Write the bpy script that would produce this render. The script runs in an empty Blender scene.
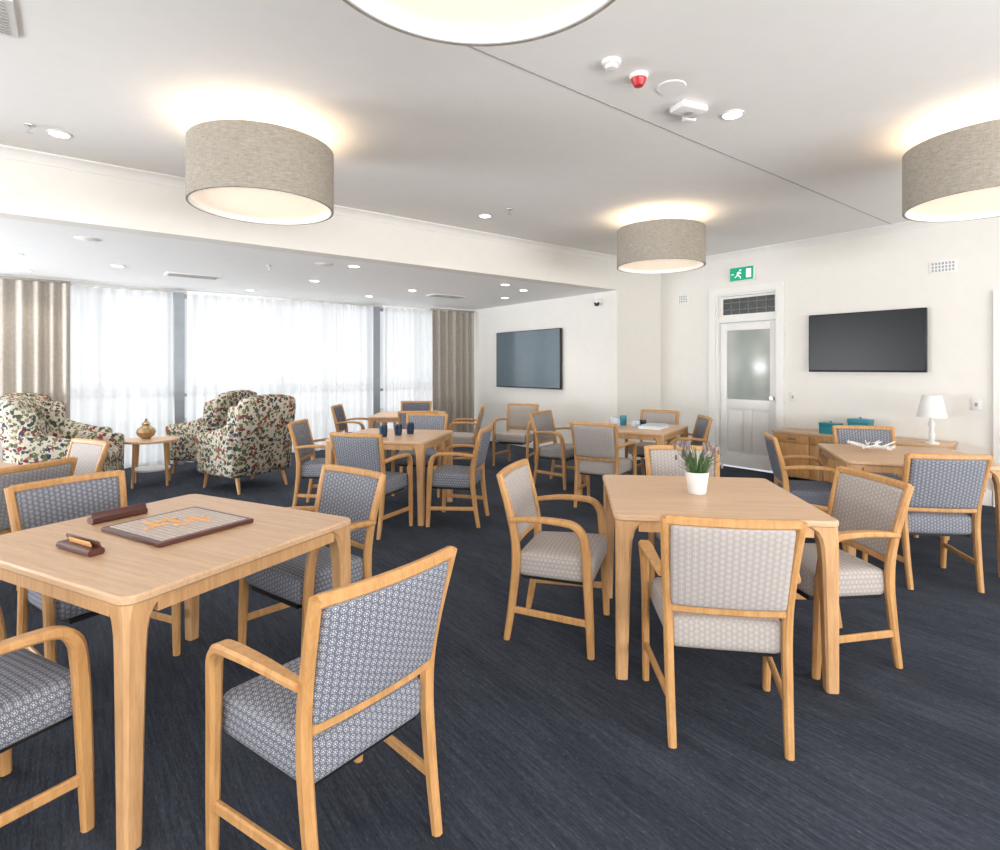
import bpy, bmesh, math, random
from mathutils import Vector, Matrix
random.seed(7)
sc = bpy.context.scene
try:
    sc.view_settings.view_transform = 'Standard'
except Exception: pass

YAW = math.radians(37.5)
CA, SA = math.cos(YAW), math.sin(YAW)
def W(a, b, z=0.0):            # plan coordinates rotated 37.5deg from the room axes -> world
    return Vector((SA*b + CA*a, CA*b - SA*a, z))

# ---------------------------------------------------------------- materials
def newmat(name):
    m = bpy.data.materials.new(name); m.use_nodes = True
    nt = m.node_tree
    return m, nt, nt.nodes, nt.links, nt.nodes['Principled BSDF']
def sv(p, col=None, rough=.5, metal=0, spec=.5):
    if col is not None: p.inputs['Base Color'].default_value = (*col, 1)
    p.inputs['Roughness'].default_value = rough
    p.inputs['Metallic'].default_value = metal
    p.inputs['Specular IOR Level'].default_value = spec
def tex(N, L, scale=(1,1,1), rot=(0,0,0)):
    tc = N.new('ShaderNodeTexCoord'); mp = N.new('ShaderNodeMapping')
    mp.inputs['Scale'].default_value = scale; mp.inputs['Rotation'].default_value = rot
    L.new(tc.outputs['Object'], mp.inputs['Vector']); return mp.outputs['Vector']
def noise(N, L, vec, scale=5, detail=4, rough=.5):
    n = N.new('ShaderNodeTexNoise'); n.inputs['Scale'].default_value = scale
    n.inputs['Detail'].default_value = detail; n.inputs['Roughness'].default_value = rough
    L.new(vec, n.inputs['Vector']); return n
def ramp(N, L, fac, stops, interp='LINEAR'):
    r = N.new('ShaderNodeValToRGB'); r.color_ramp.interpolation = interp
    e = r.color_ramp.elements
    while len(e) > 1: e.remove(e[-1])
    e[0].position = stops[0][0]; e[0].color = (*stops[0][1], 1)
    for p, c in stops[1:]:
        x = e.new(p); x.color = (*c, 1)
    L.new(fac, r.inputs['Fac']); return r
def mixc(N, L, fac, a, b, mode='MIX'):
    m = N.new('ShaderNodeMix'); m.data_type = 'RGBA'; m.blend_type = mode
    for s, v in ((m.inputs[0], fac), (m.inputs[6], a), (m.inputs[7], b)):
        if hasattr(v, 'links'): L.new(v, s)
        elif isinstance(v, tuple): s.default_value = (*v, 1)
        else: s.default_value = v
    return m.outputs[2]
def bump(N, L, p, h, strength=.2, dist=.01):
    b = N.new('ShaderNodeBump'); b.inputs['Strength'].default_value = strength
    b.inputs['Distance'].default_value = dist
    L.new(h, b.inputs['Height']); L.new(b.outputs['Normal'], p.inputs['Normal'])
def plain(name, col, rough=.5, metal=0, spec=.5, var=.04, nscale=8):
    m, nt, N, L, p = newmat(name); sv(p, col, rough, metal, spec)
    n = noise(N, L, tex(N, L), nscale, 3)
    r = ramp(N, L, n.outputs['Fac'], [(0.3, tuple(c*(1-var) for c in col)), (.7, tuple(min(1, c*(1+var)) for c in col))])
    L.new(r.outputs['Color'], p.inputs['Base Color'])
    return m
def wood(name, c1, c2, scale=(1,1,1), rough=.38):
    m, nt, N, L, p = newmat(name); sv(p, c1, rough)
    v = tex(N, L, scale)
    n = noise(N, L, v, 3, 6, .6)
    n2 = noise(N, L, v, 14, 3, .5)
    a = ramp(N, L, n.outputs['Fac'], [(.3, c2), (.55, c1), (.75, tuple(min(1, c*1.12) for c in c1))])
    b = ramp(N, L, n2.outputs['Fac'], [(.35, (.86,.84,.82)), (.6, (1,1,1))])
    L.new(mixc(N, L, .7, a.outputs['Color'], b.outputs['Color'], 'MULTIPLY'), p.inputs['Base Color'])
    return m
def emis(name, col, st):
    m, nt, N, L, p = newmat(name); sv(p, col, .6)
    p.inputs['Emission Color'].default_value = (*col, 1); p.inputs['Emission Strength'].default_value = st
    return m
def dotted(name, base, dot, scale=42, rough=.9, uv=True):
    m, nt, N, L, p = newmat(name); sv(p, base, rough, 0, .2)
    def mt(op, a, b=None, c=None):
        n = N.new('ShaderNodeMath'); n.operation = op
        for i, v in enumerate((a, b, c)):
            if v is None: continue
            if hasattr(v, 'links'): L.new(v, n.inputs[i])
            else: n.inputs[i].default_value = v
        return n.outputs[0]
    tc = N.new('ShaderNodeTexCoord'); sp = N.new('ShaderNodeSeparateXYZ')
    L.new(tc.outputs['UV' if uv else 'Object'], sp.inputs[0])
    u = mt('MULTIPLY', sp.outputs[0], scale); w = mt('MULTIPLY', sp.outputs[1 if uv else 2], scale)
    row = mt('FLOOR', w); odd = mt('MODULO', mt('ABSOLUTE', row), 2.0)
    u = mt('ADD', u, mt('MULTIPLY', odd, .5))
    fu = mt('SUBTRACT', mt('FRACT', u), .5); fv = mt('SUBTRACT', mt('FRACT', w), .5)
    r = mt('SQRT', mt('ADD', mt('MULTIPLY', fu, fu), mt('MULTIPLY', fv, fv)))
    th = mt('ARCTAN2', fv, fu)
    def ringd(r0, wd, n, lim):
        a = mt('LESS_THAN', mt('ABSOLUTE', mt('SUBTRACT', r, r0)), wd)
        b = mt('GREATER_THAN', mt('COSINE', mt('MULTIPLY', th, float(n))), lim)
        return mt('MULTIPLY', a, b)
    mask = mt('MAXIMUM', mt('LESS_THAN', r, .13), ringd(.34, .07, 8, .05))
    nz = noise(N, L, tc.outputs['Object'], 200, 2)
    mask = mt('MULTIPLY', mask, mt('MULTIPLY_ADD', nz.outputs['Fac'], .6, .6))
    L.new(mixc(N, L, mask, base, dot), p.inputs['Base Color'])
    n = noise(N, L, tc.outputs['Object'], 500, 2); bump(N, L, p, n.outputs['Fac'], .25, .002)
    return m

M_wall  = plain('wall_paint', (.83,.81,.77), .8, var=.01)
M_ceil  = plain('ceiling_paint', (.87,.86,.845), .85, var=.01)
M_ceil2 = plain('ceiling_paint_lounge', (.90,.90,.90), .85, var=.01)
M_trim  = plain('trim_white', (.86,.85,.83), .45, var=.01)
M_white = plain('white_plastic', (.82,.82,.82), .4, var=.01)
M_joint = plain('joint_mid_grey', (.42,.41,.40), .8)  # mid-grey for the ceiling seam, also on vents and switches
M_red   = plain('red_plastic', (.5,.02,.03), .35)
M_black = plain('black_plastic', (.01,.01,.012), .35)
M_screen = plain('tv_screen', (.010,.012,.015), .3, spec=.25)
M_screen2 = plain('tv_screen_reflection', (.11,.155,.185), .14, spec=.9)  # blue-grey window reflection painted into the glossy screen's base colour
M_oak   = wood('oak_frame', (.57,.31,.12), (.46,.23,.08), (14,14,1.6), .45)
M_top   = wood('oak_top', (.68,.455,.285), (.59,.37,.21), (1.2,22,22), .38)
M_leg   = wood('oak_leg', (.61,.355,.17), (.51,.28,.125), (14,14,1.2), .45)
F_blue  = dotted('fabric_blue_grey', (.135,.145,.185), (.58,.59,.61), 46)
F_grey  = dotted('fabric_soft_grey', (.25,.24,.25), (.60,.58,.58), 46)
F_taupe = dotted('fabric_taupe', (.36,.325,.31), (.66,.62,.59), 44)
F_navy  = dotted('fabric_slate', (.10,.11,.145), (.32,.33,.38), 56)
M_alu   = plain('aluminium_grey', (.33,.36,.40), .45, .3)
M_metal = plain('brushed_metal', (.55,.54,.52), .3, 1)
M_teal  = plain('teal_ceramic', (.02,.23,.30), .3)
M_dkblue= plain('dark_blue_glass', (.015,.035,.075), .15)
M_bwcup = dotted('blue_white_ceramic', (.65,.70,.75), (.06,.14,.35), 60, .3, False)
M_pot   = plain('white_ceramic', (.82,.82,.81), .3)
M_green = plain('leaf_green', (.07,.15,.045), .7, var=.35, nscale=40)
M_lav   = plain('lavender', (.20,.16,.19), .8, var=.2, nscale=40)
M_gold  = plain('bronze_gilt', (.42,.30,.16), .4, .6, var=.3, nscale=60)
M_mahog = plain('mahogany', (.085,.025,.018), .35, var=.2)
M_tile  = plain('letter_tile', (.78,.42,.17), .5)
M_ground= plain('paving_outside', (.6,.6,.58), .9)

# carpet
m, nt, N, L, p = newmat('carpet_charcoal'); M_carpet = m; sv(p, (.04,.05,.07), .95, 0, .12)
v = tex(N, L, (80, 4.5, 1)); n1 = noise(N, L, v, 1.0, 7, .75)
v2 = tex(N, L, (210, 45, 1)); n2 = noise(N, L, v2, 1.0, 3, .6)
n3 = noise(N, L, tex(N, L, (3.2, .8, 1)), 1.3, 3)
a = ramp(N, L, n1.outputs['Fac'], [(.34, (.030,.036,.050)), (.52, (.050,.059,.079)), (.72, (.078,.090,.116))])
b = ramp(N, L, n2.outputs['Fac'], [(.35, (.68,.68,.70)), (.58, (1,1,1)), (.68, (1.2,1.2,1.18)), (.74, (3.2,3.0,2.5))])
c = mixc(N, L, .9, a.outputs['Color'], b.outputs['Color'], 'MULTIPLY')
d = ramp(N, L, n3.outputs['Fac'], [(.35, (.80,.80,.82)), (.65, (1.1,1.1,1.1))])
L.new(mixc(N, L, 1.0, c, d.outputs['Color'], 'MULTIPLY'), p.inputs['Base Color'])
nb = noise(N, L, tex(N, L), 350, 2); bump(N, L, p, nb.outputs['Fac'], .5, .004)

# lampshade linen
m, nt, N, L, p = newmat('linen_shade'); M_shade = m; sv(p, (.4,.37,.32), .95, 0, .1)
n1 = noise(N, L, tex(N, L, (1,1,12)), 25, 4); n2 = noise(N, L, tex(N, L, (12,12,1)), 25, 4)
a = ramp(N, L, n1.outputs['Fac'], [(.3, (.31,.275,.23)), (.7, (.48,.44,.38))])
b = ramp(N, L, n2.outputs['Fac'], [(.3, (.8,.8,.8)), (.7, (1,1,1))])
L.new(mixc(N, L, 1.0, a.outputs['Color'], b.outputs['Color'], 'MULTIPLY'), p.inputs['Base Color'])
M_shadein = plain('shade_lining', (.85,.78,.68), .8)
M_diff  = emis('lamp_diffuser', (1.0,.85,.68), .56)
M_bulb  = emis('downlight_lens', (1.0,.88,.72), 12)

# curtains
m, nt, N, L, p = newmat('sheer_voile'); M_sheer = m
out = N['Material Output']; tr = N.new('ShaderNodeBsdfTranslucent'); tp = N.new('ShaderNodeBsdfTransparent'); df = N.new('ShaderNodeBsdfDiffuse')
tr.inputs['Color'].default_value = (.95,.95,.95,1); df.inputs['Color'].default_value = (.9,.9,.9,1)
tp.inputs['Color'].default_value = (.98,.99,1,1)
m1 = N.new('ShaderNodeMixShader'); m1.inputs[0].default_value = .3; L.new(tr.outputs[0], m1.inputs[1]); L.new(df.outputs[0], m1.inputs[2])
m2 = N.new('ShaderNodeMixShader'); m2.inputs[0].default_value = .22; L.new(m1.outputs[0], m2.inputs[1]); L.new(tp.outputs[0], m2.inputs[2])
L.new(m2.outputs[0], out.inputs['Surface'])
M_drape = plain('drape_taupe', (.43,.39,.345), .95, var=.08, nscale=30)

# floral
m, nt, N, L, p = newmat('floral_upholstery'); M_floral = m; sv(p, (.7,.65,.55), .9, 0, .2)
v = tex(N, L); nz = noise(N, L, v, 14, 2)
ad = N.new('ShaderNodeVectorMath'); ad.operation = 'MULTIPLY_ADD'
L.new(nz.outputs['Color'], ad.inputs[0]); ad.inputs[1].default_value = (.05,.05,.05); L.new(v, ad.inputs[2])
def layer(scale, off, thr, cols, prev):
    mp = N.new('ShaderNodeMapping'); mp.inputs['Location'].default_value = off; L.new(ad.outputs[0], mp.inputs['Vector'])
    vo = N.new('ShaderNodeTexVoronoi'); vo.inputs['Scale'].default_value = scale; L.new(mp.outputs[0], vo.inputs['Vector'])
    mask = ramp(N, L, vo.outputs['Distance'], [(0, (1,1,1)), (thr, (0,0,0))], 'CONSTANT')
    sp = N.new('ShaderNodeSeparateColor'); L.new(vo.outputs['Color'], sp.inputs[0])
    cr = ramp(N, L, sp.outputs[0], cols, 'CONSTANT')
    return mixc(N, L, mask.outputs['Color'], prev, cr.outputs['Color'])
c = layer(24, (3,1,2), .48, [(0, (.09,.115,.05)), (.3, (.16,.16,.09)), (.55, (.06,.065,.085)), (.75, (.24,.20,.12))], (.52,.48,.40))
c = layer(15, (0,0,0), .37, [(0, (.055,.075,.055)), (.3, (.18,.03,.035)), (.5, (.04,.045,.075)), (.7, (.11,.13,.06)), (.85, (.28,.065,.05))], c)
c = layer(36, (7,5,1), .26, [(0, (.60,.55,.46)), (.7, (.28,.11,.08))], c)
L.new(c, p.inputs['Base Color'])

# board face
m, nt, N, L, p = newmat('game_board_face'); M_board = m; sv(p, (.6,.5,.38), .4)
br = N.new('ShaderNodeTexBrick'); br.offset = 0; br.inputs['Scale'].default_value = 1
br.inputs['Brick Width'].default_value = .0235; br.inputs['Row Height'].default_value = .0235; br.inputs['Mortar Size'].default_value = .0018
br.inputs['Color1'].default_value = (.62,.55,.48,1); br.inputs['Color2'].default_value = (.55,.45,.40,1); br.inputs['Mortar'].default_value = (.32,.20,.15,1)
L.new(tex(N, L), br.inputs['Vector']); L.new(br.outputs['Color'], p.inputs['Base Color'])
m, nt, N, L, p = newmat('door_glass'); M_glass = m; sv(p, (.36,.40,.38), .2, 0, .5)
n = noise(N, L, tex(N, L, (1,1.6,.8)), 1.6, 1); r = ramp(N, L, n.outputs['Fac'], [(.35, (.34,.38,.36)), (.6, (.53,.56,.53))])
L.new(r.outputs['Color'], p.inputs['Base Color'])
M_lead = plain('dark_glass', (.075,.085,.085), .2)
M_leadbar = plain('lead_came', (.26,.27,.27), .4)
M_exit = emis('exit_green', (.0,.36,.19), .3)
M_exitw = emis('exit_white', (.9,.95,.9), .4)

# ---------------------------------------------------------------- mesh builder
class B:
    def __init__(s): s.bm = bmesh.new(); s.bm.loops.layers.uv.new('UVMap'); s.mats = []
    def mi(s, m):
        if m not in s.mats: s.mats.append(m)
        return s.mats.index(m)
    def add(s, t, mat, M=None, fn=None):
        if fn:
            for v in t.verts: v.co = fn(v.co)
        if M is not None: bmesh.ops.transform(t, matrix=M, verts=t.verts)
        bmesh.ops.recalc_face_normals(t, faces=t.faces)
        i = s.mi(mat)
        for f in t.faces: f.material_index = i; f.smooth = True
        me = bpy.data.meshes.new('t'); t.to_mesh(me); t.free()
        s.bm.from_mesh(me); bpy.data.meshes.remove(me)
    def box(s, c, size, mat, bev=0, rot=None, seg=2, fn=None):
        t = bmesh.new(); bmesh.ops.create_cube(t, size=1)
        bmesh.ops.scale(t, vec=size, verts=t.verts)
        if bev: bmesh.ops.bevel(t, geom=t.edges[:], offset=bev, segments=seg, affect='EDGES', profile=.5)
        M = Matrix.Translation(Vector(c))
        if rot is not None: M = M @ rot
        s.add(t, mat, M, fn)
    def bx(s, x0, x1, y0, y1, z0, z1, mat, bev=0):
        d = (abs(x1-x0), abs(y1-y0), abs(z1-z0))
        s.box(((x0+x1)/2, (y0+y1)/2, (z0+z1)/2), d, mat, min(bev, min(d)*.3))
    def sweep(s, pts, secs, mat, side=(1,0,0), ch=.28, sub=0, M=None, flat=False):
        pts = [Vector(p) for p in pts]
        if not isinstance(secs, list): secs = [secs]*len(pts)
        if sub:
            P, S = [], []
            n = len(pts)
            for i in range(n-1):
                p0, p1, p2, p3 = pts[max(i-1,0)], pts[i], pts[i+1], pts[min(i+2,n-1)]
                for k in range(sub):
                    t = k/sub
                    P.append(.5*((2*p1)+(p2-p0)*t+(2*p0-5*p1+4*p2-p3)*t*t+(3*p1-p0-3*p2+p3)*t**3))
                    S.append(tuple(secs[i][j]*(1-t)+secs[i+1][j]*t for j in (0,1)))
            P.append(pts[-1]); S.append(secs[-1]); pts, secs = P, S
        t = bmesh.new(); rings = []; sd = Vector(side)
        for i, p in enumerate(pts):
            tg = (pts[min(i+1,len(pts)-1)]-pts[max(i-1,0)]).normalized()
            a = (sd - tg*sd.dot(tg)).normalized(); b = tg.cross(a).normalized()
            if flat: a, b = Vector((1,0,0)), Vector((0,1,0))
            w, h = secs[i][0]/2, secs[i][1]/2; c = ch*2*min(w, h)
            ring = [p+a*x+b*y for x, y in ((w,h-c),(w-c,h),(-w+c,h),(-w,h-c),(-w,-h+c),(-w+c,-h),(w-c,-h),(w,-h+c))]
            rings.append([t.verts.new(q) for q in ring])
        for i in range(len(rings)-1):
            for k in range(8): t.faces.new((rings[i][k], rings[i][(k+1)%8], rings[i+1][(k+1)%8], rings[i+1][k]))
        t.faces.new(rings[0][::-1]); t.faces.new(rings[-1])
        s.add(t, mat, M)
    def lathe(s, prof, mat, c=(0,0,0), seg=32, close=True, M=None):
        t = bmesh.new(); rings = []
        for r, z in prof:
            rings.append([t.verts.new((c[0]+r*math.cos(2*math.pi*k/seg), c[1]+r*math.sin(2*math.pi*k/seg), c[2]+z)) for k in range(seg)])
        for i in range(len(rings)-1):
            for k in range(seg): t.faces.new((rings[i][k], rings[i][(k+1)%seg], rings[i+1][(k+1)%seg], rings[i+1][k]))
        if close: t.faces.new(rings[0][::-1]); t.faces.new(rings[-1])
        s.add(t, mat, M)
    def slab(s, hx, hy, r, z0, z1, mat, e=.006, n=5, c=(0,0)):
        t = bmesh.new(); rings = []
        for z, ins in ((z0,e),(z0+e,0),(z1-e,0),(z1,e)):
            ring = []
            for sx, sy, a0 in ((1,1,0),(-1,1,90),(-1,-1,180),(1,-1,270)):
                for k in range(n+1):
                    a = math.radians(a0+90*k/n)
                    ring.append(t.verts.new((c[0]+sx*(hx-r)+(r-ins)*math.cos(a), c[1]+sy*(hy-r)+(r-ins)*math.sin(a), z)))
            rings.append(ring)
        m = len(rings[0])
        for i in range(3):
            for k in range(m): t.faces.new((rings[i][k], rings[i][(k+1)%m], rings[i+1][(k+1)%m], rings[i+1][k]))
        t.faces.new(rings[0][::-1]); t.faces.new(rings[-1])
        s.add(t, mat)
    def cushion(s, c, size, r, mat, crown=(0,0,0), fn=None, rot=None, n=6):
        h = [x/2 for x in size]; t = bmesh.new(); uvl = t.loops.layers.uv.new('UVMap')
        rr = [min(r, x*.98) for x in h]
        ax = []
        for i in range(3):
            hh, q = h[i], rr[i]
            l = [-hh, -hh+.12*q, -hh+.4*q, -hh+q]
            l += [(-hh+q)+(2*hh-2*q)*k/n for k in range(1, n)] + [hh-q, hh-.4*q, hh-.12*q, hh]
            ax.append(l)
        for i in range(3):
            j, k = (i+1)%3, (i+2)%3
            for sg in (-1, 1):
                g = []
                for a in ax[j]:
                    row = []
                    for b in ax[k]:
                        co = [0,0,0]; co[i] = sg*h[i]; co[j] = a; co[k] = b
                        row.append(t.verts.new(co))
                    g.append(row)
                for a in range(len(g)-1):
                    for b in range(len(g[0])-1):
                        f = t.faces.new((g[a][b], g[a+1][b], g[a+1][b+1], g[a][b+1]))
                        for lp in f.loops: lp[uvl].uv = (lp.vert.co[j]+5, lp.vert.co[k]+5)
        bmesh.ops.remove_doubles(t, verts=t.verts, dist=1e-6)
        for v in t.verts:
            p = v.co.copy()
            inner = Vector([max(-(h[i]-rr[i]), min(h[i]-rr[i], p[i])) for i in range(3)])
            d = Vector([(p[i]-inner[i])/rr[i] for i in range(3)])
            if d.length > 0:
                d.normalize(); p = inner + Vector([d[i]*rr[i] for i in range(3)])
            u = [p[i]/h[i] for i in range(3)]
            for i in range(3):
                j, k = (i+1)%3, (i+2)%3
                p[i] += crown[i]*u[i]*(1-u[j]**2)*(1-u[k]**2)
            v.co = p
        M = Matrix.Translation(Vector(c))
        if rot is not None: M = M @ rot
        bmesh.ops.transform(t, matrix=M, verts=t.verts)
        s.add(t, mat, None, fn)
    def mesh(s, name, ang=35):
        me = bpy.data.meshes.new(name); s.bm.to_mesh(me); s.bm.free()
        for m in s.mats: me.materials.append(m)
        try: me.set_sharp_from_angle(angle=math.radians(ang))
        except Exception: pass
        return me
def obj(name, me, loc=(0,0,0), rz=0, parent=None):
    o = bpy.data.objects.new(name, me); sc.collection.objects.link(o)
    o.location = loc; o.rotation_euler = (0,0,rz)
    if parent: o.parent = parent
    return o
def wbox(name, x0, x1, y0, y1, z0, z1, mat, bev=0):
    b = B(); c = ((x0+x1)/2, (y0+y1)/2, z0)
    b.bx(x0-c[0], x1-c[0], y0-c[1], y1-c[1], 0, z1-z0, mat, bev)
    return obj(name, b.mesh(name), c)

# ---------------------------------------------------------------- room
CZ, LZ = 3.04, 2.56
XR, YB, XL, YW = 7.46, 5.52, 6.42, 9.45
XMIN, YMIN = -4.2, -3.2
wbox('floor', XMIN, XR, YMIN, YW, -.1, 0, M_carpet)
wbox('ceiling', XMIN, XR, YMIN, YB, CZ, CZ+.1, M_ceil)
wbox('ceiling_lounge', XMIN, XR, YB+.2, YW, LZ, LZ+.1, M_ceil2)
b = B(); b.bx(XMIN, XR, YB, YB+.2, LZ, CZ+.1, M_wall); obj('wall_bulkhead', b.mesh('wall_bulkhead'))
wbox('trim_ceiling_joint', XMIN, XR, 2.33, 2.34, CZ-.003, CZ, M_joint)
# east wall with door opening
DY0, DY1, DH = 3.66, 4.56, 2.46
b = B()
b.bx(XR, XR+.2, YMIN, DY0, 0, CZ, M_wall)
b.bx(XR, XR+.2, DY1, YB, 0, CZ, M_wall); b.bx(XR, XR+.2, DY0, DY1, DH, CZ, M_wall)
obj('wall_east', b.mesh('wall_east'))
b = B(); b.bx(XL, XR+.2, YB, YW, 0, LZ, M_wall); obj('wall_lounge_east', b.mesh('wall_lounge_east'))
# west wall; its unseen windows are added to let fill light in
b = B(); b.bx(XMIN-.2, XMIN, YMIN, YW, 0, .4, M_wall); b.bx(XMIN-.2, XMIN, YMIN, 5.0, 2.75, CZ, M_wall)
b.bx(XMIN-.2, XMIN, 5.0, YW, 2.45, CZ, M_wall)
b.bx(XMIN-.2, XMIN, YMIN, -2.2, .4, 2.75, M_wall); b.bx(XMIN-.2, XMIN, 4.2, 5.0, .4, 2.75, M_wall); b.bx(XMIN-.2, XMIN, 5.0, 5.9, .4, 2.45, M_wall); b.bx(XMIN-.2, XMIN, 9.0, YW, .4, 2.45, M_wall)
obj('wall_west', b.mesh('wall_west'))
# south wall with wide windows
b = B(); b.bx(XMIN, XR, YMIN-.2, YMIN, 0, .4, M_wall); b.bx(XMIN, XR, YMIN-.2, YMIN, 2.75, CZ, M_wall)
for x0, x1 in ((XMIN, -3.6), (.9, 1.5), (6.4, XR)): b.bx(x0, x1, YMIN-.2, YMIN, .4, 2.75, M_wall)
obj('wall_south', b.mesh('wall_south'))
for i, (x0, x1) in enumerate(((-3.6, .9), (1.5, 6.4))):
    b = B()
    for k in range(4):
        x = x0+.03+(x1-x0-.06)*k/3; b.bx(x-.03, x+.03, YMIN-.14, YMIN-.08, .4, 2.75, M_trim)
    b.bx(x0, x1, YMIN-.14, YMIN-.08, .4, .46, M_trim); b.bx(x0, x1, YMIN-.14, YMIN-.08, 2.69, 2.75, M_trim)
    obj('window_%d' % (i+2), b.mesh('w'))
for nm, ya, yb, zt, nn in (('window_4', -2.2, 4.2, 2.75, 4), ('window_5', 5.9, 9.0, 2.45, 2)):  # added unseen west windows, openings for the fill lamps outside
    b = B()
    for k in range(nn+1):
        y = ya+.03+(yb-ya-.06)*k/nn; b.bx(XMIN-.14, XMIN-.08, y-.03, y+.03, .4, zt, M_trim)
    b.bx(XMIN-.14, XMIN-.08, ya, yb, .4, .46, M_trim); b.bx(XMIN-.14, XMIN-.08, ya, yb, zt-.06, zt, M_trim)
    obj(nm, b.mesh('w'))
# north window wall
b = B(); b.bx(XMIN, XL, YW, YW+.2, LZ-.06, LZ+.1, M_wall); b.bx(XMIN, -1.9, YW, YW+.2, 0, LZ-.06, M_wall)
obj('wall_north', b.mesh('wall_north'))
b = B()
for x in (-1.87, -.6, .3, 2.75, 3.5, 5.3, 6.39): b.bx(x-.03, x+.03, YW, YW+.08, 0, LZ-.06, M_alu)
for x in (1.26, 4.35): b.bx(x-.065, x+.065, YW-.16, YW+.08, 0, LZ-.06, M_alu)
b.bx(-1.9, XL, YW, YW+.08, 0, .06, M_alu); b.bx(-1.9, XL, YW, YW+.08, .98, 1.03, M_alu); b.bx(-1.9, XL, YW, YW+.08, LZ-.12, LZ-.06, M_alu)
obj('window_1', b.mesh('window_1'))
wbox('ground_outside', -12, 14, YW+.2, 18, -.12, -.02, M_ground)
# cornices
def prism_x(b, x0, x1, y, z, s, d, mat):
    t = bmesh.new(); pr = [(0,0),(0,-.10),(.015,-.10),(.025,-.07),(.07,-.025),(.10,-.015),(.10,0)]
    pr = [(a*d/.1, c*d/.1) for a, c in pr]
    A = [t.verts.new((x0, y+s*a, z+c)) for a, c in pr]; C = [t.verts.new((x1, y+s*a, z+c)) for a, c in pr]
    for i in range(len(pr)): t.faces.new((A[i], A[(i+1)%7], C[(i+1)%7], C[i]))
    t.faces.new(A); t.faces.new(C[::-1]); b.add(t, mat)
b = B(); prism_x(b, XMIN, XR, YB, CZ, -1, .075, M_trim); obj('trim_cornice_bulkhead', b.mesh('c'))
b = B(); prism_x(b, YMIN, YB-.075, 0, CZ, 1, .075, M_trim); o = obj('trim_cornice_east', b.mesh('c'))
o.rotation_euler = (0,0,math.pi/2); o.location = (XR,0,0)
def base(name, x0, x1, y0, y1):
    wbox(name, x0, x1, y0, y1, 0, .16, M_trim, .004)
base('baseboard_east', XR-.02, XR, YMIN, .35); base('baseboard_east_mid', XR-.02, XR, 1.47, DY0-.1); base('baseboard_east_far', XR-.02, XR, DY1+.1, YB)
base('baseboard_return', XL, XR-.02, YB-.02, YB); base('baseboard_lounge', XL-.02, XL, YB, YW-.1)

# curtains
def curtain(name, x0, x1, y, z0, z1, amp, per, mat, flat=0):
    t = bmesh.new(); n = int((x1-x0)/per*10)
    cols = []; ph = random.random()*6
    for i in range(n+1):
        x = x0+(x1-x0)*i/n; w = 2*math.pi*(x-x0)/per
        col = []
        for k in range(7):
            f = k/6; a = amp*(.75+.25*f)
            yy = y + a*math.sin(w+ph+1.2*math.sin(x*5)) + amp*.3*math.sin(w*.37+ph)
            col.append(t.verts.new((x, yy, z1+(z0-z1)*f)))
        cols.append(col)
    for i in range(n):
        for k in range(6): t.faces.new((cols[i][k], cols[i+1][k], cols[i+1][k+1], cols[i][k+1]))
    b = B(); b.add(t, mat); b.bx(x0, x1, y-.015, y+.015, z1, z1+.035, M_trim if flat else mat)
    return obj(name, b.mesh(name, 180))
CT = LZ-.07
curtain('sheer_curtain', -1.85, 1.17, 9.24, .03, CT, .038, .14, M_sheer, 1)
curtain('sheer_curtain', 1.35, 4.26, 9.24, .03, CT, .038, .14, M_sheer, 1)
curtain('sheer_curtain', 4.44, 6.36, 9.24, .03, CT, .038, .14, M_sheer, 1)
curtain('drape_curtain', -1.5, .0, 9.10, .02, CT, .05, .15, M_drape)
curtain('drape_curtain', 5.36, 6.34, 9.10, .02, CT, .05, .15, M_drape)

# door with transom
b = B(); x = XR
for y0, y1, z0, z1 in ((DY0-.09, DY0+.005, 0, DH-.005), (DY1-.005, DY1+.09, 0, DH-.005), (DY0-.09, DY1+.09, DH-.005, DH+.085)):
    b.bx(x-.03, x-.001, y0, y1, z0, z1, M_trim)
b.bx(x, x+.16, DY0, DY0+.03, 0, DH, M_trim); b.bx(x, x+.16, DY1-.03, DY1, 0, DH, M_trim); b.bx(x, x+.16, DY0+.03, DY1-.03, DH-.03, DH, M_trim)
b.bx(x+.04, x+.16, DY0+.03, DY1-.03, 2.06, 2.14, M_trim)
ly0, ly1 = DY0+.035, DY1-.035
def leaf(y0, y1, z0, z1, dx=0, m=M_trim, th=.045): b.bx(x+.06+dx, x+.06+dx+th, y0, y1, z0, z1, m, .003)
leaf(ly0, ly0+.10, .01, 2.05); leaf(ly1-.10, ly1, .01, 2.05); leaf(ly0+.10, ly1-.10, 1.94, 2.05)
leaf(ly0+.10, ly1-.10, .82, .96); leaf(ly0+.10, ly1-.10, .01, .2)
mid = (ly0+ly1)/2; leaf(mid-.05, mid+.05, .2, .82)
leaf(ly0+.10, ly1-.10, .2, .82, .02, M_trim, .02)
for ya, yb in ((ly0+.13, mid-.08), (mid+.08, ly1-.13)): b.bx(x+.066, x+.085, ya, yb, .24, .78, M_trim, .012)
leaf(ly0+.10, ly1-.10, .96, 1.94, .02, M_glass, .008)
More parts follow.
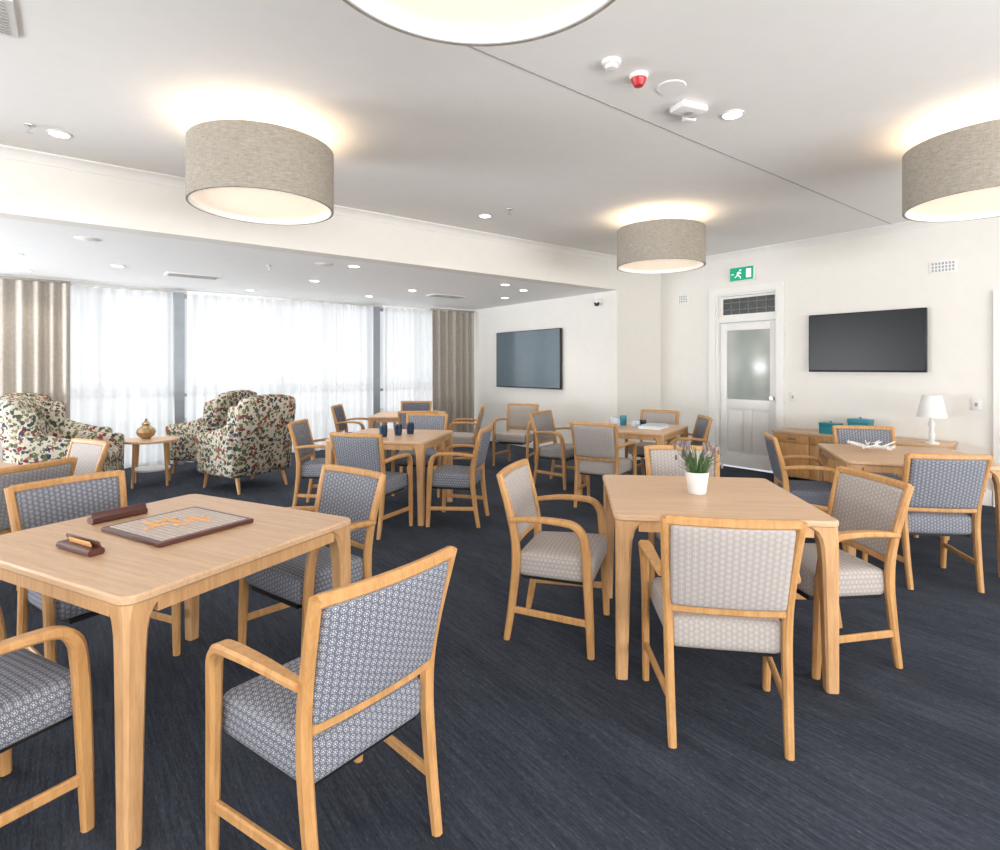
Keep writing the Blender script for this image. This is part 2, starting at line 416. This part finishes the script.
# transom sash with leadlight
b.bx(x+.07, x+.10, DY0+.03, DY0+.07, 2.14, DH-.03, M_trim); b.bx(x+.07, x+.10, DY1-.07, DY1-.03, 2.14, DH-.03, M_trim)
b.bx(x+.07, x+.10, DY0+.07, DY1-.07, 2.14, 2.17, M_trim); b.bx(x+.07, x+.10, DY0+.07, DY1-.07, DH-.06, DH-.03, M_trim)
b.bx(x+.085, x+.092, DY0+.07, DY1-.07, 2.17, DH-.06, M_lead)
for k in range(1, 6): b.bx(x+.080, x+.086, DY0+.07+.127*k-.003, DY0+.07+.127*k+.003, 2.17, DH-.06, M_leadbar)
for z in (2.24, 2.34): b.bx(x+.080, x+.086, DY0+.07, DY1-.07, z-.003, z+.003, M_leadbar)
for k in (1, 3, 5): b.sweep([(x+.08, DY0+.07+.127*k-.06, 2.24),(x+.08, DY0+.07+.127*k, 2.30),(x+.08, DY0+.07+.127*k+.06, 2.24)], (.005,.005), M_leadbar)
b.lathe([(.0,0),(.026,0),(.03,.02),(.02,.04),(.01,.045),(.01,.07)], M_metal, (0,0,0), 16, True, Matrix.Translation((x-.01, ly0+.05, 1.0)) @ Matrix.Rotation(math.pi/2, 4, 'Y'))
obj('door_1', b.mesh('door_1'))
b = B()
for y0, y1, z0, z1 in ((.36, .46, 0, 2.1), (1.36, 1.46, 0, 2.1), (.36, 1.46, 2.1, 2.2)): b.bx(x-.035, x-.001, y0, y1, z0, z1, M_trim)
b.bx(x-.02, x-.001, .46, 1.36, .01, 2.1, M_trim)
for ya, yb, za, zb in ((.56,.87,.2,.9),(.95,1.26,.2,.9),(.56,.87,1.05,2.0),(.95,1.26,1.05,2.0)): b.bx(x-.028, x-.018, ya, yb, za, zb, M_trim, .003)
obj('door_2', b.mesh('door_2'))

# wall devices
def tv(name, x, y0, y1, z0, z1, scr):
    b = B(); b.bx(x-.07, x-.025, y0, y1, z0, z1, M_black, .006)
    b.bx(x-.073, x-.069, y0+.012, y1-.012, z0+.02, z1-.012, scr)
    b.bx(x-.03, x, (y0+y1)/2-.25, (y0+y1)/2+.25, z0+.2, z1-.2, M_black)
    obj(name, b.mesh(name))
tv('wall_television', XR, 2.01, 3.235, 1.36, 2.07, M_screen)
tv('wall_television', XL, 6.66, 8.39, 1.05, 2.06, M_screen2)
b = B(); b.bx(XR-.045, XR, 3.96, 4.32, 2.62, 2.82, M_white, .004)
b.bx(XR-.048, XR-.044, 3.97, 4.31, 2.63, 2.81, M_exit)
xs = XR-.050
b.bx(xs, xs+.003, 4.00, 4.07, 2.66, 2.78, M_exitw)
b.sweep([(xs,4.20,2.70),(xs,4.17,2.745)], (.004,.028), M_exitw); b.lathe([(0,0),(.014,0),(.014,.003),(0,.003)], M_exitw, (0,0,0), 12, False, Matrix.Translation((xs,4.155,2.77))@Matrix.Rotation(math.pi/2,4,'Y'))
for a, c in (((4.19,2.70),(4.15,2.675)), ((4.15,2.675),(4.155,2.65)), ((4.20,2.70),(4.235,2.67)), ((4.175,2.745),(4.14,2.72)), ((4.175,2.745),(4.205,2.73))):
    b.sweep([(xs,*a),(xs,*c)], (.004,.013), M_exitw)
b.sweep([(xs,4.29,2.72),(xs,4.25,2.72)], (.004,.012), M_exitw)
obj('exit_sign', b.mesh('exit_sign'))
def vent(y, z, w, h):
    b = B(); b.bx(XR-.008, XR, y-w/2, y+w/2, z-h/2, z+h/2, M_trim, .002)
    nx, nz = int(w/.035), int(h/.04)
    for i in range(nx):
        for k in range(nz):
            yy = y-w/2+.02+(w-.04)*(i+.5)/nx; zz = z-h/2+.01+(h-.02)*(k+.5)/nz
            b.bx(XR-.010, XR-.007, yy-.008, yy+.008, zz-.012, zz+.012, M_alu)
    obj('wall_vent', b.mesh('wall_vent'))
vent(1.88, 2.5, .25, .13); vent(5.1, 2.46, .19, .13)
def switch(y, z):
    b = B(); b.bx(XR-.01, XR, y-.04, y+.04, z-.06, z+.06, M_white, .003); b.bx(XR-.014, XR-.009, y-.012, y+.012, z-.02, z+.02, M_joint, .002)
    obj('light_switch', b.mesh('light_switch'))
switch(3.46, 1.03); switch(1.6, 1.03)
b = B(); b.box((XL-.06, 5.85, 2.42), (.12,.07,.07), M_white, .01); b.lathe([(0,-.04),(.03,-.03),(.042,0),(.042,.02)], M_black, (XL-.08, 5.85, 2.38), 16)
obj('security_camera', b.mesh('security_camera'))

# ceiling devices
def lathe_obj(name, prof, mat, loc, seg=24, extra=None):
    b = B(); b.lathe(prof, mat, (0,0,0), seg)
    if extra: extra(b)
    return obj(name, b.mesh(name), loc)
b = B(); b.lathe([(.055,0),(.07,0),(.07,-.006),(.058,-.008),(.055,0)], M_white, (0,0,0), 24, False); b.lathe([(.0005,-.004),(.056,-.004)], M_bulb, (0,0,0), 24, False)
ME_dl = b.mesh('downlight')
def downlight(p, z, en=26):
    o = obj('downlight', ME_dl, (p.x, p.y, z))
    l = bpy.data.lights.new('downlight_beam', 'SPOT'); l.energy = en; l.spot_size = math.radians(130); l.spot_blend = .9
    l.shadow_soft_size = .06; l.color = (1,.90,.78)
    lo = bpy.data.objects.new('downlight_beam', l); sc.collection.objects.link(lo); lo.parent = o; lo.location = (0,0,-.07)
for a, d in ((-3.06,3.89), (-.16,6.0), (1.49,3.59)): downlight(W(a,d), CZ)
for x, y in ((2.9,-.9), (6.2,-.9), (-1.5,.9), (-1.5,-1.5)): downlight(Vector((x,y,0)), CZ, 18)
for a, d in ((-4.9,5.65), (-5.6,6.6), (-1.65,6.33), (-2.45,7.4), (.07,7.74), (.08,9.2), (-2.1,9.0), (.35,8.3), (-3.70,8.3), (-1.30,8.3), (-4.3,6.3)): downlight(W(a,d), LZ, 20)
for nm, a, d, mt in (('smoke_detector', .59, 2.97, M_white), ('fire_alarm_sounder', .77, 3.11, M_red)):
    lathe_obj(nm, [(.001,-.045),(.03,-.04),(.035,-.025),(.048,-.02),(.052,0)], mt if nm[0]=='s' else M_white, (*W(a,d)[:2], CZ), 24,
      (lambda b: b.lathe([(.001,-.065),(.025,-.06),(.04,-.035),(.045,-.018)], M_red, (0,0,0), 20)) if nm[0]=='f' else None)
lathe_obj('ceiling_speaker', [(.001,-.006),(.08,-.006),(.085,0)], M_ceil, (*W(.99,3.24)[:2], CZ), 32)
lathe_obj('ceiling_speaker', [(.001,-.006),(.09,-.006),(.1,0)], M_ceil, (*W(-3.67,4.98)[:2], LZ), 32)
lathe_obj('ceiling_speaker', [(.001,-.006),(.09,-.006),(.1,0)], M_ceil, (*W(-1.95,6.2)[:2], LZ), 32)
b = B(); b.box((0,0,-.022), (.2,.13,.044), M_white, .014); b.box((.09,.10,-.022), (.08,.05,.044), M_white, .01); b.lathe([(.001,-.052),(.025,-.05),(.03,-.042)], M_joint, (0,0,0), 16)
obj('ceiling_motion_sensor', b.mesh('s'), (*W(1.17,3.47)[:2], CZ), math.radians(-15))
for p, z in ((W(-3.15,3.75), CZ), (W(.1,5.75), CZ), (W(-2.6,6.3), LZ)):
    lathe_obj('fire_sprinkler', [(.001,-.05),(.02,-.05),(.004,-.045),(.006,-.01),(.03,-.006),(.032,0)], M_metal, (p.x, p.y, z), 16)
def acvent(p, z, w, d):
    b = B()
    b.bx(-w/2, w/2, -d/2, d/2, -.012, 0, M_white, .003)
    n = int(d/.03)
    for i in range(n):
        y = -d/2+.03+(d-.06)*i/max(1,n-1); b.bx(-w/2+.03, w/2-.03, y-.006, y+.006, -.016, -.011, M_joint)
    obj('ceiling_air_vent', b.mesh('v'), (p.x, p.y, z))
acvent(W(-3.82,6.97), LZ, .6, .26); acvent(W(-.86,8.96), LZ, .6, .26); acvent(W(-2.39,2.50), CZ, .35, .35)

# drum pendants
b = B(); R = .46; H = .40
b.lathe([(R,0),(R,H),(R-.012,H),(R-.012,0),(R,0)], M_shade, (0,0,0), 96, False)
b.lathe([(R-.0125,.012),(R-.0125,H-.002)], M_shadein, (0,0,0), 96, False)
b.lathe([(.001,.035),(R-.013,.035)], M_diff, (0,0,0), 64, False)
b.lathe([(R-.02,.0),(R-.012,.0),(R-.012,.035),(R-.02,.035),(R-.02,0)], M_white, (0,0,0), 96, False)
b.lathe([(.006,.2),(.006,H+.15)], M_metal, (0,0,0), 8, True)
b.lathe([(.001,H+.11),(.05,H+.11),(.055,H+.14)], M_white, (0,0,0), 24, True)
for k in range(3):
    a = k*2*math.pi/3; b.sweep([(0,0,H-.02),((R-.01)*math.cos(a),(R-.01)*math.sin(a),H-.02)], (.006,.006), M_metal, (0,0,1))
ME_dr = b.mesh('drum_pendant_light')
for x, y in ((1.04,4.00), (5.05,3.74), (4.83,.98), (.82,1.17)):
    o = obj('drum_pendant_light', ME_dr, (x, y, CZ-H-.14))
    l = bpy.data.lights.new('bulb', 'POINT'); l.energy = 11; l.color = (1,.80,.58); l.shadow_soft_size = .2
    lo = bpy.data.objects.new('bulb', l); sc.collection.objects.link(lo); lo.parent = o; lo.location = (0,0,.22)

# ---------------------------------------------------------------- dining chair
def chair_mesh(fab, name):
    b = B()
    for s in (-1, 1):
        b.sweep([(s*.205,-.27,0),(s*.210,-.235,.22),(s*.214,-.215,.44),(s*.222,-.235,.62),(s*.238,-.30,.865)],
                [(.030,.032),(.034,.040),(.034,.046),(.034,.040),(.032,.030)], M_oak, sub=5)
        b.sweep([(s*.258,.180,0),(s*.260,.172,.2),(s*.262,.162,.42),(s*.266,.152,.54),(s*.27,.138,.60),(s*.272,.10,.64),(s*.27,.03,.652),(s*.26,-.10,.652),(s*.238,-.235,.635)],
                [(.028,.034),(.032,.042),(.034,.048),(.038,.046),(.044,.042),(.050,.032),(.052,.028),(.046,.026),(.034,.024)], M_oak, sub=5)
        b.sweep([(s*.259,.168,.165),(s*.212,-.235,.165)], (.018,.034), M_oak)
    def arc(z, y, w, sec, bow):
        n = 8; b.sweep([(w*(2*i/n-1), y-bow*(1-(2*i/n-1)**2), z) for i in range(n+1)], sec, M_oak, side=(0,1,0))
    arc(.855, -.297, .232, (.030,.036), .02)
    arc(.505, -.222, .210, (.026,.034), .012)
    def fb(co):
        z = co.z; t = (z-.52)/.32
        return Vector((co.x*(1+.05*t), co.y -.225 -.07*max(0,t) - .016*(1-(co.x/.21)**2), z))
    b.cushion((0,0,.68), (.415,.042,.325), .016, fab, (0,.006,0), fn=fb, n=8)
    def fs(co):
        k = (co.y+.215)/.44
        return Vector((co.x*(.86+.15*k), co.y, co.z + .012*k))
    b.cushion((0,-.012,.40), (.48,.405,.125), .032, fab, (0,0,.012), fn=fs, n=6)
    b.bx(-.19, .19, -.19, .17, .325, .345, M_black)
    return b.mesh(name)
CH = {k: chair_mesh(f, 'dining_chair_'+k) for k, f in (('b',F_blue),('g',F_grey),('t',F_taupe),('n',F_navy))}
def chair(a, d, phi, k='b'):
    return obj('dining_chair', CH[k], W(a, d, 0), math.radians(phi-127.5))
for c in (
    (-.53,1.71,142,'b'), (-1.58,1.68,63,'b'), (-1.88,2.63,-30,'b'), (-.97,2.78,234,'b'),
    (.89,2.33,81,'t'), (.357,3.03,-19,'t'), (1.60,2.83,185,'t'), (1.22,3.60,262,'t'),
    (2.86,3.82,83,'b'), (2.50,4.50,-18,'n'), (3.28,4.92,252,'b'),
    (1.08,5.78,57,'t'), (.75,6.78,-35,'g'), (1.87,6.90,235,'t'), (1.98,6.25,175,'b'),
    (-1.10,4.93,70,'b'), (-.42,5.2,170,'b'), (-1.75,5.68,0,'b'), (-.90,6.32,262,'b'),
    (.22,8.1,245,'t'), (-2.05,8.05,0,'n'), (-1.05,7.3,95,'b'), (-.55,7.95,180,'t'), (-1.35,8.75,270,'n'),
    (-2.95,3.27,165,'g'), (-3.22,3.94,241,'t'),
): chair(*c)

# ---------------------------------------------------------------- tables
def table_mesh(hx=.485, hy=.485):
    b = B()
    b.slab(hx, hy, .045, .722, .75, M_top)
    ix, iy = hx-.03, hy-.03
    for s in (-1,1):
        b.bx(-ix+.08, ix-.08, s*iy-.011, s*iy+.011, .672, .722, M_leg)
        b.bx(s*ix-.011, s*ix+.011, -iy+.08, iy-.08, .672, .722, M_leg)
        for u in (-1,1):
            P, S = [], []
            for z, w in ((0,.052),(.3,.060),(.56,.068),(.63,.073),(.67,.083),(.70,.103),(.7215,.14)):
                c = .008+w/2; P.append((s*(hx-c), u*(hy-c), z)); S.append((w, w))
            b.sweep(P, S, M_leg, ch=.16, flat=True)
    return b.mesh('dining_table')
ME_t = table_mesh(); ME_t2 = table_mesh(.55, .49)
def table(a, d, rho, me=None): return obj('dining_table', me or ME_t, W(a, d, 0), math.radians(rho-37.5))
table(-1.355, 2.295, -26.5, ME_t2); table(1.06,2.96, -7); table(3.10,4.33,-18); table(1.5,6.28,-33); table(-1.06,5.56,-11.5)
table(-1.3,8.02,0); table(-3.5,3.4,-29)

TZ = .7505
# word game: board with crossing rows of tiles
b = B(); b.slab(.215,.20,.01,0,.016, M_mahog, .003); b.bx(-.19,.19,-.178,.178,.0155,.018, M_board)
cells = set()
for i in range(3, 10): cells.add((i, 7))
for i in range(5, 12): cells.add((i, 10))
for i in range(2, 7): cells.add((i, 4))
for j in range(4, 9): cells.add((4, j))
for j in range(6, 12): cells.add((8, j))
for j in range(2, 6): cells.add((6, j))
for i, j in cells:
    x, y = -.1645+.0235*(i-.5), -.1645+.0235*(j-.5)
    if y < .17: b.bx(x, x+.0195, y, y+.0195, .018, .0225, M_tile, .001)
obj('word_game_board', b.mesh('g'), W(-1.345,2.35,TZ), math.radians(-30-37.5))
def rack(a, d, rho):
    b = B(); b.sweep([(-.11,0,.012),(.11,0,.012)], (.055,.024), M_mahog, (0,1,0)); b.box((0,.012,.032), (.22,.008,.03), M_mahog, .002, Matrix.Rotation(.35,4,'X'))
    for k in range(7): b.box((-.06+k*.021, -.002, .034), (.019,.004,.02), M_tile, .001, Matrix.Rotation(.35,4,'X'))
    obj('letter_tile_rack', b.mesh('r'), W(a,d,TZ), math.radians(rho-37.5))
rack(-1.69,2.48,59+180); rack(-1.53,2.04,-28)

# potted plant
b = B(); b.lathe([(.001,0),(.042,0),(.046,.005),(.060,.115),(.055,.115),(.050,.095),(.001,.09)], M_pot, (0,0,0), 40)
for i in range(150):
    a = random.random()*6.283; r0 = random.random()*.035; l = .05+.12*random.random(); o = .03+.09*random.random()
    p0 = Vector((r0*math.cos(a), r0*math.sin(a), .09)); p1 = p0+Vector((o*.35*math.cos(a), o*.35*math.sin(a), l*.6)); p2 = p0+Vector((o*math.cos(a), o*math.sin(a), l))
    b.sweep([p0,p1,p2], [(.002,.002),(.004,.002),(.002,.001)], M_green, (math.sin(a),-math.cos(a),0), sub=3)
    if i%4==0: b.lathe([(.001,0),(.006,.006),(.007,.02),(.001,.035)], M_lav, p2-Vector((0,0,.005)), 6)
obj('potted_plant', b.mesh('p'), W(1.045,2.97,TZ))

def cup(name, a, d, mat, h=.11, r=.04, z=TZ):
    b = B(); b.lathe([(.001,0),(r*.85,0),(r,h*.5),(r*.95,h),(r*.86,h),(r*.8,.01),(.001,.01)], mat, (0,0,0), 20); obj(name, b.mesh(name), W(a,d,z))
for a, d in ((-1.12,5.38), (-1.0,5.50), (-.90,5.62)): cup('drinking_tumbler', a, d, M_dkblue)
cup('storage_jar', 1.28,6.25, M_bwcup,.10,.055); cup('storage_jar',1.42,6.45,M_teal,.11,.04); cup('storage_jar',1.5,6.2,M_bwcup,.08,.05); cup('storage_jar',1.62,6.35,M_dkblue,.07,.04)
b = B(); b.slab(.16,.12,.01,0,.025,M_white,.003); b.slab(.14,.1,.01,.025,.045,M_bwcup,.003); obj('book_stack', b.mesh('bk'), W(1.68,6.12,TZ), .3)

# sideboard along the east wall
b = B(); X0, X1, Y0, Y1 = 6.98, XR-.025, 1.75, 3.5
cx, cy = (X0+X1)/2, (Y0+Y1)/2; hx, hy = (X1-X0)/2, (Y1-Y0)/2
b.bx(-hx,hx,-hy,hy,.60,.63,M_top,.004); b.bx(-hx+.01,hx,-hy+.015,hy-.015,.08,.60,M_leg,.003)
for i in range(4):
    y0 = -hy+.03+(2*hy-.06)*i/4; y1 = y0+(2*hy-.06)/4-.01
    b.bx(-hx-.006,-hx+.012,y0+.005,y1,.10,.49,M_oak,.003); b.bx(-hx-.006,-hx+.012,y0+.005,y1,.50,.59,M_oak,.003)
    b.bx(-hx-.014,-hx-.005,(y0+y1)/2-.05,(y0+y1)/2+.05,.54,.552,M_metal)
    for k in range(5): b.lathe([(.006,0),(.006,.004)], M_black, (0,0,0), 8, True, Matrix.Translation((-hx-.009,y0+.07+k*.05,.57))@Matrix.Rotation(math.pi/2,4,'Y'))
for s in (-1,1):
    for u in (-1,1): b.sweep([(s*(hx-.05),u*(hy-.06),0),(s*(hx-.05),u*(hy-.06),.09)], [(.03,.03),(.045,.045)], M_leg)
obj('sideboard', b.mesh('sideboard'), (cx, cy, 0))
def sb(name, x, y, sz, mat):
    b = B(); b.slab(sz[0]/2, sz[1]/2, .012, 0, sz[2]*.75, mat, .004); b.slab(sz[0]/2+.004, sz[1]/2+.004, .012, sz[2]*.76, sz[2], mat, .004)
    b.lathe([(.001,sz[2]),(.012,sz[2]),(.01,sz[2]+.02),(.001,sz[2]+.024)], mat, (0,0,0), 12); obj(name, b.mesh(name), (x,y,.6305))
sb('storage_box', 7.15,2.88,(.16,.2,.13),M_teal); sb('storage_box', 7.25,2.60,(.16,.22,.19),M_teal)
b = B(); b.lathe([(.001,0),(.065,0),(.065,.012),(.02,.03),(.03,.09),(.018,.15),(.032,.2),(.012,.26),(.008,.3)], M_pot, (0,0,0), 28)
b.lathe([(.13,.27),(.085,.50),(.083,.50),(.128,.27),(.13,.27)], M_pot, (0,0,0), 36, False); b.lathe([(.004,.28),(.004,.5)], M_metal, (0,0,0), 8)
for k in range(3):
    a = k*2.094; b.sweep([(0,0,.49),(.084*math.cos(a),.084*math.sin(a),.49)], (.004,.004), M_metal, (0,0,1))
obj('table_lamp', b.mesh('lamp'), (7.05,1.87,.6305))
b = B()
def br(p, d, l, r, n):
    q = p+d*l; b.sweep([p,(p+q)/2+Vector((random.uniform(-1,1),random.uniform(-1,1),0))*l*.12,q], [(r,r),(r*.85,r*.85),(r*.7,r*.7)], M_pot, (0.3,.2,1))
    if n:
        for s in (-1,1,.2):
            e = (d+Vector((random.uniform(-.6,.6)+s*.3, random.uniform(-.6,.6), random.uniform(-.3,.3)))).normalized(); br(q, e, l*.72, r*.7, n-1)
for k in range(6):
    a = k*1.05; br(Vector((0,0,.025)), Vector((math.cos(a),math.sin(a),.12)).normalized(), .075, .02, 2)
obj('coral_ornament', b.mesh('coral'), W(2.93,4.42,TZ+.01))

# ---------------------------------------------------------------- armchairs
def armchair_mesh():
    b = B(); f = M_floral
    b.cushion((0,.0,.29), (.70,.70,.22), .04, f, n=4)
    b.cushion((0,.06,.44), (.54,.60,.14), .05, f, (0,0,.02), n=5)
    def fbk(co):
        t = max(0,(co.z-.35)/.72); return Vector((co.x*(1+.04*math.sin(t*3.1)), co.y-.13*t - .05*(1-(co.x/.36)**2)*t, co.z - .05*(co.x/.36)**2*t))
    b.cushion((0,-.30,.66), (.70,.15,.90), .06, f, (0,.03,0), fn=fbk, n=8)
    for s in (-1,1):
        def fa(co, s=s):
            k = (.35-co.y)/.7; z = co.z + max(0,(co.z-.3)/.35)*.16*k*k
            return Vector((co.x + s*.03*max(0,(co.z-.3)/.35)*1.0, co.y, z))
        b.cushion((s*.335,.0,.42), (.13,.72,.48), .055, f, (.01,0,0), fn=fa, n=6)
        b.cushion((s*.325,-.26,.78), (.10,.26,.44), .045, f, fn=lambda co: Vector((co.x, co.y-.10*max(0,(co.z-.35)/.72)+.0, co.z-.25*max(0,co.y+.26))), n=5)
        for u in (-1,1): b.sweep([(s*.29,u*.29,.19),(s*.31,u*(.32 if u>0 else .36),0)], [(.05,.05),(.028,.028)], M_oak)
    return b.mesh('patterned_armchair', 60)
ME_a = armchair_mesh()
def arm(a, d, phi): obj('floral_armchair', ME_a, W(a, d, 0), math.radians(phi-127.5))
arm(-3.04,6.68,148); arm(-3.98,7.70,165); arm(-4.55,6.0,20); arm(-5.30,6.75,0)

b = B(); b.lathe([(.001,.52),(.295,.52),(.30,.525),(.30,.545),(.295,.55),(.001,.55)], M_top, (0,0,0), 48)
for k in range(4):
    a = k*math.pi/2+.6; b.sweep([(.22*math.cos(a),.22*math.sin(a),.52),(.25*math.cos(a),.25*math.sin(a),0)], [(.04,.04),(.026,.026)], M_oak)
b.lathe([(.001,.18),(.2,.18),(.205,.2),(.001,.2)], M_white, (0,0,0), 40)
obj('round_side_table', b.mesh('st'), W(-4.22,6.78,0))
b = B(); b.lathe([(.001,0),(.05,0),(.045,.01),(.09,.05),(.105,.09),(.09,.13),(.045,.16),(.035,.175),(.05,.185),(.03,.205),(.012,.22),(.016,.235),(.001,.255)], M_gold, (0,0,0), 32)
obj('lidded_urn', b.mesh('urn'), W(-4.26,6.74,.5505))

# ---------------------------------------------------------------- daylight and added fill
def area(name, loc, rot, sx, sy, en, col):
    l = bpy.data.lights.new(name, 'AREA'); l.shape = 'RECTANGLE'; l.size = sx; l.size_y = sy; l.energy = en; l.color = col
    o = bpy.data.objects.new(name, l); sc.collection.objects.link(o); o.location = loc; o.rotation_euler = rot
area('daylight_north', (2.3, YW+.8, 1.3), (-math.pi/2,0,0), 9.4, 2.8, 68, (.97,.985,1))
area('fill_north_paving', (2.3, YW+1.9, .05), (-math.pi/2-.95,0,0), 9.4, 2.2, 165, (.95,.98,1))  # added uplight imitating bounce off paving, brightens the lounge ceiling
area('daylight_fill_south_1', (-1.35, YMIN-.7, 1.0), (math.pi/2+.65,0,0), 4.5, 2.1, 430, (1,.98,.95))  # both south lamps tilt upward as added fill for the main ceiling
area('daylight_fill_south_2', (3.95, YMIN-.7, 1.0), (math.pi/2+.65,0,0), 4.9, 2.1, 430, (1,.98,.95))
area('fill_west', (XMIN-.7, 1.0, 1.0), (math.pi/2+.6,0,-math.pi/2), 6.2, 2.1, 225, (1,.98,.95))  # added fill lamp behind the made-up west window, aimed up
area('fill_west_lounge', (XMIN-.7, 7.45, .9), (math.pi/2+.35,0,-math.pi/2), 3.1, 1.8, 620, (.93,.965,1))  # added fill lamp, lifts the lounge ceiling and armchairs from out of view
w = bpy.data.worlds.new('World'); sc.world = w; w.use_nodes = True
bg = w.node_tree.nodes['Background']; bg.inputs[0].default_value = (.90,.95,1,1); bg.inputs[1].default_value = .8

# ---------------------------------------------------------------- camera
cd = bpy.data.cameras.new('camera'); cd.sensor_width = 36; cd.lens = 20.16; cd.shift_y = -.058; cd.clip_start = .05
co = bpy.data.objects.new('camera', cd); sc.collection.objects.link(co)
co.location = (0,0,1.42); co.rotation_euler = (math.pi/2, 0, -YAW)
sc.camera = co
